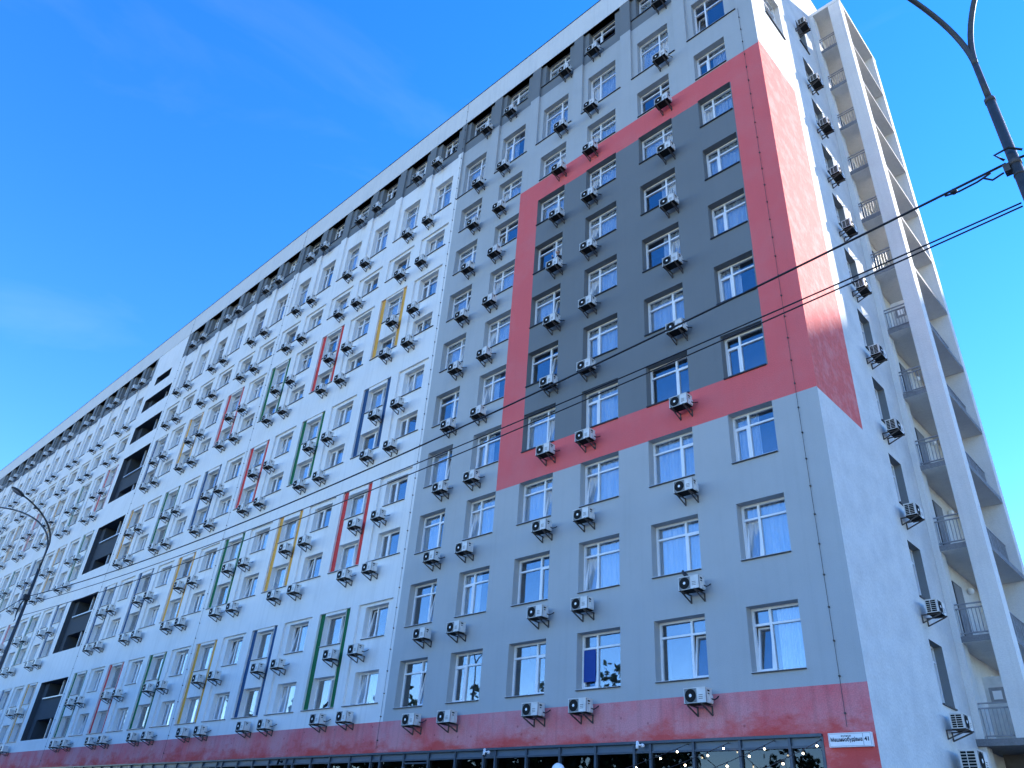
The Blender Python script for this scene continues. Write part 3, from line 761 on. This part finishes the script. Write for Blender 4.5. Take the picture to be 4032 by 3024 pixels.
for k in range(1, NW+1):
    if k <= 12: xl = (-20.65 if k % 2 else -22.5)-5.95*((k-1)//2)
    else: xl = (-62.3 if k % 2 else -64.1)-6.0*((k-13)//2)
    for r in range(1, 12):
        yy = 0.0
        if r in (2, 4, 6, 8): yy = 0.05 if COLOURS[r-1].get(k) else 0.0
        lab = ('air conditioner on the white part, %s row up, %s column from the grey part' % (ORD[r], ORD[k])) if k <= 12 else \
              ('air conditioner beyond the dark loggias, %s row up, %s column past them' % (ORD[r], ORD[k-12]))
        acs.append((xl, yy, AC_TOP[r]-ACH, k > 12, lab))
acs = [a for a in acs if in_view(a[0]+0.3, -0.3, a[2]+0.2, 30)]
acs.sort(key=lambda a: -size_of(a[0], 0, a[2]))
nac = 0
for a in acs[:290]:
    place_ac(CAM_POS[0]+(a[0]-CAM_POS[0])*0.9963, a[1], a[2], a[4], 0, a[3]); nac += 1
for i in range(11):
    place_ac(0.0, 5.03, (5.66+3.02*i-ACH+0.13+(1.3 if i == 10 else 0)) if i else 5.32, 'air conditioner on the narrow end wall, %s one up in its column' % ORD[i+1] if i else 'air conditioner on the end wall, right above the larger boxy unit', math.radians(90))
place_ac(0.0, 4.93, 4.30, 'larger boxy air conditioner lowest on the end wall under the smaller ones', math.radians(90), False, 1.3)

# ------------------------------------------------------------------ address sign
sg = tag(link('address_sign', None, None, (-1.072, -0.10, 4.25)), 'white street address sign on the red corner wall by the shop window', 'address sign')
b = MB(); b.box(0, 1.0, 0, 0.1, 0, 0.30); link('plate', b.mesh('plate', [M_signw]), sg)
b = MB(); t = 0.005
for (x0, x1, z0, z1) in ((0.018,0.978,0.018,0.023),(0.018,0.978,0.277,0.282),(0.018,0.023,0.023,0.277),(0.973,0.978,0.023,0.277),(0.800,0.806,0.023,0.277)): b.box(x0, x1, -0.003, 0.0, z0, z1)
link('border', b.mesh('border', [M_ink]), sg)
def text(body, x, z, size, width, off=0.0):
    cu = bpy.data.curves.new('lettering', 'FONT'); cu.body = body; cu.size = size; cu.extrude = 0.0015; cu.offset = off
    cu.materials.append(M_ink)
    o = bpy.data.objects.new('lettering', cu); COL.objects.link(o); o.parent = sg
    o.rotation_euler = (math.radians(90), 0, 0); o.location = (x, -0.003, z)
    bpy.context.view_layer.update()
    if o.dimensions.x > 0: o.scale.x = width/o.dimensions.x
    me = bpy.data.meshes.new_from_object(o.evaluated_get(bpy.context.evaluated_depsgraph_get()))
    n = link('lettering', me, sg, o.location, o.rotation_euler); n.scale = o.scale; n.name = 'lettering'
    bpy.data.objects.remove(o)
    return n
text('Машинобудівна', 0.045, 0.118, 0.115, 0.735, 0.0032)
text('вулиця', 0.30, 0.214, 0.062, 0.225, 0.0003)
text('41', 0.832, 0.120, 0.115, 0.105, 0.0045)

# ------------------------------------------------------------------ street lamps and cables
def arm_pts(ang, Rr, k, z0, tmax=78, n=18):
    a = math.radians(ang); P = []
    for i in range(n+1):
        th = math.radians(tmax)*i/n
        L = Rr*(1-math.cos(th)); P.append((math.cos(a)*L, math.sin(a)*L, z0+k*Rr*math.sin(th)))
    return P
def street_lamp(x, y, arms, label):
    o = tag(link('street_lamp', None, None, (x, y, 0)), label, 'street lamp', 'steel street lamps along the pavement')
    b = MB(); b.tube([(0,0,-0.0),(0,0,4.0),(0,0,9.75)], [0.085, 0.068, 0.054], 14); link('pole', b.mesh('pole', [M_steel], True), o)
    for (za, zb, rc) in ((9.70, 9.76, 0.060), (8.62, 8.68, 0.066), (8.45, 8.47, 0.063)):
        b = MB(); b.tube([(0,0,za),(0,0,zb)], rc, 14); link('collar', b.mesh('collar', [M_bracket], True), o)
    b = MB(); b.box(-0.12, -0.055, -0.05, 0.05, 8.55, 8.66); link('clamp_block', b.mesh('clamp_block', [M_bracket]), o)
    b = MB(); b.tube([(0,0,9.7),(0,0,arms[0][3]+0.05)], 0.036, 12); link('upper_pipe', b.mesh('upper_pipe', [M_steel], True), o)
    for (ang, Rr, k, z0) in arms:
        P = arm_pts(ang, Rr, k, z0); b = MB(); b.tube(P, [0.036-0.008*i/len(P) for i in range(len(P))], 10)
        arm = link('lamp_arm', b.mesh('lamp_arm', [M_steel], True), o)
        e = Vector(P[-1]); d = (Vector(P[-1])-Vector(P[-2])).normalized()
        q = MB(); q.sphere((0,0,0), 1, 14, 8, 0, (0.34, 0.13, 0.07)); q.sphere((0.03,0,-0.03), 1, 14, 6, 1, (0.26, 0.10, 0.06))
        hd = link('lamp_head', q.mesh('lamp_head', [M_steel, M_rail], True), arm, tuple(e+d*0.25))
        hd.rotation_euler = (0, math.radians(-10), math.radians(ang))
street_lamp(6.75, -11.3, [(238, 2.2, 0.7, 10.4), (330, 1.8, 1.0, 10.4)], 'near grey two-armed street lamp pole at the right edge with cables clamped round it')
street_lamp(-26.0, -11.3, [(300, 2.5, 0.5, 10.7), (211, 4.0, 0.5, 10.4)], 'distant grey street lamp with two curved arms in front of the white facade')

def sag(p, q, s, n=28):
    p, q = Vector(p), Vector(q); P = []
    for i in range(n+1):
        t = i/n; v = p.lerp(q, t); v.z -= 4*s*t*(1-t); P.append(v)
    return P
def cable(pts, r, label):
    b = MB(); b.tube(pts, r, 6); return tag(link('overhead_cable', b.mesh('overhead_cable', [M_wire], True)), label, 'cable', 'cables strung between the street lamps')
cable(sag((6.67, -11.3, 8.70), (-25.93, -11.3, 8.70), 0.63), 0.015, 'thick black cable running from the upper clamp of the near lamp post')
cable(sag((6.67, -11.3, 8.08), (-25.93, -11.3, 8.38), 0.44), 0.010, 'upper of the two thin black cables strung below the thick cable')
cable(sag((6.67, -11.3, 8.03), (-25.93, -11.3, 7.98), 0.46), 0.010, 'lower of the two thin black cables strung below the thick cable')
cable(sag((-26.0, -11.38, 8.68), (-60.0, -11.3, 8.7), 0.7), 0.015, 'thick black cable going left beyond the far lamp post')
cable(sag((6.8, -11.3, 8.70), (38.0, -11.3, 8.7), 0.63), 0.015, 'thick black cable leaving the near lamp post to the right')
b = MB()
b.tube([(6.67,-11.36,8.70),(6.6,-11.42,8.78),(6.75,-11.42,8.80),(6.86,-11.36,8.74)], 0.016, 6)
b.tube([(6.5,-11.3,8.66),(6.35,-11.32,8.60),(6.15,-11.32,8.58),(6.0,-11.3,8.62)], 0.012, 6); b.sphere((6.1,-11.31,8.62), 0.04, 8, 6)
b.tube([(6.62,-11.34,8.55),(6.5,-11.36,8.5),(6.42,-11.34,8.6)], 0.012, 6)
tag(link('cable_clamp', b.mesh('cable_clamp', [M_wire], True)), 'black cable clamp and loops tied to the near lamp post', 'cable clamp')
b = MB(); rr = random.Random(3)
for i in range(4):
    P = [(-26.0+0.1*math.cos(a*0.9+i)-0.05*i, -11.42, 8.5-0.12*a-0.08*i+0.1*math.sin(a+i)) for a in range(6)]
    b.tube(P, 0.012, 5)
b.box(-26.12, -25.9, -11.45, -11.25, 8.55, 8.75)
tag(link('cable_clamp', b.mesh('cable_clamp', [M_wire])), 'black cable clamp with hanging loops on the far lamp post', 'cable clamp')

# ------------------------------------------------------------------ string lights, cameras, globes
hooks = [(-4.92, 4.45), (-3.72, 4.44), (-2.48, 4.45), (-1.29, 4.43)]
for i, (hx, hz) in enumerate(hooks):
    s = tag(link('string_lights', None, None, (hx, 0, hz)), 'string of warm light bulbs hung from the shop beam, %s from the sign' % ORD[4-i], 'string lights', 'light strings over the shop terrace')
    P = sag((0, -0.02, 0), (0.0, -4.2, -1.28), 0.03, 16)
    b = MB(); b.tube(P, 0.008, 5); b.tube([(0, 0.02, 0), (0, -0.05, 0.0)], 0.015, 6); link('wire', b.mesh('wire', [M_wire]), s)
    for t in ((1, 4, 8, 12) if i % 2 else (2, 5, 9, 13)):
        v = P[t]; q = MB(); q.sphere((0, 0, -0.075), 0.022, 10, 8); me = q.mesh('bulb', [M_bulb], True); bo = link('bulb', me, s, tuple(v))
        q = MB(); q.tube([(0, 0, 0.0), (0, 0, -0.05)], 0.014, 6); link('socket', q.mesh('socket', [M_wire]), bo)
def cctv(x, z, mat, label):
    o = tag(link('security_camera', None, None, (x, -0.06, z)), label, 'security camera')
    b = MB(); b.tube([(0.12, 0.0, -0.02), (0.12, -0.06, -0.02)], 0.05, 12); b.tube([(0.12, -0.05, -0.02), (0.02, -0.12, 0.0)], 0.022, 8); link('mount', b.mesh('mount', [mat], True), o)
    b = MB(); b.tube([(0.0, -0.10, 0.05), (0.0, -0.13, -0.11)], 0.04, 12); b.tube([(0.0, -0.13, -0.11), (0.0, -0.14, -0.14)], 0.03, 10, 1); b.sphere((0.0, -0.1, 0.05), 0.045, 10, 6); link('body', b.mesh('body', [mat, M_grille], True), o)
cctv(-6.43, 4.47, M_hub, 'white security camera under the beam nearest the hanging light strings')
cctv(-12.42, 4.45, M_hub, 'white security camera under the beam beside the shop door')
cctv(-24.70, 4.40, M_grille, 'dark security camera under the shop beam far along the white part')
for (x, y, lab) in ((-6.85, -3.0, 'white globe terrace lamp in front of the shop window, nearest the corner'), (-12.95, -3.0, 'white globe terrace lamp in front of the shop door')):
    o = tag(link('globe_lamp', None, None, (x, y, 0)), lab, 'globe lamp', 'globe lamps on the terrace')
    b = MB(); b.tube([(0,0,0),(0,0,3.34)], 0.035, 10); b.tube([(0,0,3.3),(0,0,3.38)], 0.08, 12); link('post', b.mesh('post', [M_steel], True), o)
    b = MB(); b.sphere((0,0,3.53 if x > -8 else 3.50), 0.165, 20, 14); link('globe', b.mesh('globe', [M_hub], True), o)

# ------------------------------------------------------------------ person, birds
def person():
    x, y, z = -10.44, 0.10, 24.22
    p = tag(link('person', None, None, (x, y, z)), 'person in black leaning out of an open window with one hand raised to the frame', 'person')
    b = MB()
    b.tube([(0.02,0.22,0.0),(0.02,0.18,0.22),(0.0,0.10,0.40),(0.0,0.06,0.46),(0.0,0.05,0.50)], [0.15,0.155,0.15,0.10,0.045], 14)
    b.tube([(-0.12,0.10,0.40),(-0.19,0.02,0.28),(-0.20,-0.05,0.33),(-0.215,-0.09,0.40)], [0.06,0.05,0.042,0.034], 10)
    b.tube([(0.12,0.10,0.40),(0.17,0.10,0.22),(0.12,0.05,0.08)], [0.06,0.05,0.04], 10)
    link('clothing', b.mesh('clothing', [M_cloth], True), p)
    b = MB(); b.tube([(0,0.05,0.46),(0,0.02,0.56)], 0.05, 10); b.sphere((0,-0.01,0.62), 0.1, 14, 10, 0, (0.78, 0.95, 1.12))
    b.sphere((0,-0.105,0.605), 0.018, 8, 6); b.sphere((-0.078,0.0,0.615), 0.02, 6, 5); b.sphere((0.078,0.0,0.615), 0.02, 6, 5)
    for s in (-1, 1): b.sphere((0.03*s,-0.092,0.635), 0.011, 6, 5, 1)
    b.box(-0.025, 0.025, -0.099, -0.09, 0.562, 0.569, 2)
    b.sphere((-0.222,-0.10,0.43), 0.03, 8, 6, 0, (0.9, 0.6, 1.2))
    for k in range(4): b.tube([(-0.24+0.013*k,-0.105,0.45),(-0.252+0.014*k,-0.115,0.485),(-0.256+0.014*k,-0.118,0.505+0.006*(1-abs(k-1.5)))], [0.008,0.007,0.006], 6)
    b.tube([(-0.20,-0.10,0.43),(-0.18,-0.11,0.455),(-0.178,-0.115,0.472)], [0.009,0.008,0.006], 6)
    link('head_and_hand', b.mesh('head_and_hand', [M_skin, M_hair, M_redband], True), p)
    b = MB(); b.sphere((0,0.02,0.645), 0.1, 14, 10, 0, (0.84, 0.9, 1.05)); link('hair', b.mesh('hair', [M_hair], True), p)
person()
def bird(x, y, z, label, yaw):
    o = tag(link('bird', None, None, (x, y, z), (0, 0, yaw)), label, 'bird', 'dark birds on the facade')
    b = MB(); b.tube([(-0.13,0,0.02),(-0.07,0,0.05),(0.0,0,0.10),(0.05,0,0.155),(0.075,0,0.20),(0.09,0,0.225)], [0.012,0.035,0.062,0.058,0.034,0.03], 12)
    b.sphere((0.088,0,0.228), 0.034, 10, 8); b.tube([(0.115,0,0.228),(0.15,0,0.222)], [0.010,0.002], 6); b.tube([(0.0,0.02,0.05),(0.0,0.02,0.0)], 0.006, 5); b.tube([(0.0,-0.02,0.05),(0.0,-0.02,0.0)], 0.006, 5)
    link('body', b.mesh('body', [M_bird], True), o)
bird(-4.49, -0.36, 5.74+3.02+0.002, 'dark bird perched on an air conditioner of the grey part', math.radians(175))
bird(w_right(2)-0.62, 0.02, 6.36, 'dark bird crouching on the sill of the nearest green framed window', math.radians(10))

# ------------------------------------------------------------------ trees across the street and the unseen tower block that shades the end wall
def leaf_mesh(seed):
    r = random.Random(seed); b = MB()
    cl_ = [(Vector((r.gauss(0, 1.7), r.gauss(0, 1.7), 7.5+r.gauss(0, 2.4))), 0.7+r.random()*0.8) for _ in range(46)]
    for c, s in cl_:
        for _ in range(48):
            p = c+Vector((r.gauss(0, s*0.5), r.gauss(0, s*0.5), r.gauss(0, s*0.45))); d = Vector((r.gauss(0,1), r.gauss(0,1), r.gauss(0,1))).normalized()*0.34
            e = d.cross(Vector((r.gauss(0,1), r.gauss(0,1), r.gauss(0,1)))).normalized()*0.20
            b.quad(tuple(p-d), tuple(p+e), tuple(p+d), tuple(p-e))
    return b.mesh('crown', [M_leaf])
CR = [leaf_mesh(i) for i in range(3)]
b = MB(); b.tube([(0,0,0),(0.1,0,2.5),(0,0.1,5),(0.1,0,8)], [0.24,0.18,0.13,0.05], 8)
for a in range(5):
    ang = a*1.3; b.tube([(0.05,0,3.2+a*0.8),(math.cos(ang)*1.0,math.sin(ang)*1.0,5+a*0.9),(math.cos(ang)*2.0,math.sin(ang)*2.0,6+a*0.9)], [0.08,0.05,0.02], 6)
ME_TR = b.mesh('trunk', [M_bark], True)
for i, (x, s) in enumerate(((-118, 1.25), (-104, 1.15), (-88, 1.2), (-63, 1.0), (-43, 1.05), (-38, 0.85), (-27, 1.0), (-17, 0.7), (-33, 1.1), (-52, 1.1), (-75, 1.2))):
    o = tag(link('street_tree', None, None, (x, -27.5-(i % 3)*1.6, 0), (0, 0, i*1.7)), 'leafy green tree across the street, %s in its row' % ORD[i+1], 'tree', 'trees across the street')
    o.scale = (s, s, s); link('trunk', ME_TR, o); link('crown', CR[i % 3], o)
NB = tag(link('shading_building', None, None, (0, 0, 0)), 'tall pale tower block far behind the balcony tower to the right', 'building')
b = MB(); b.box(26.0, 62.0, 95.0, 112.0, 0.0, 79.2); link('wall', b.mesh('wall', [M_white]), NB)  # stands out of view; height and distance set for a soft shadow edge
b = MB(); b.box(25.8, 62.2, 94.8, 112.2, 79.2, 79.45); link('roof', b.mesh('roof', [M_conc]), NB)
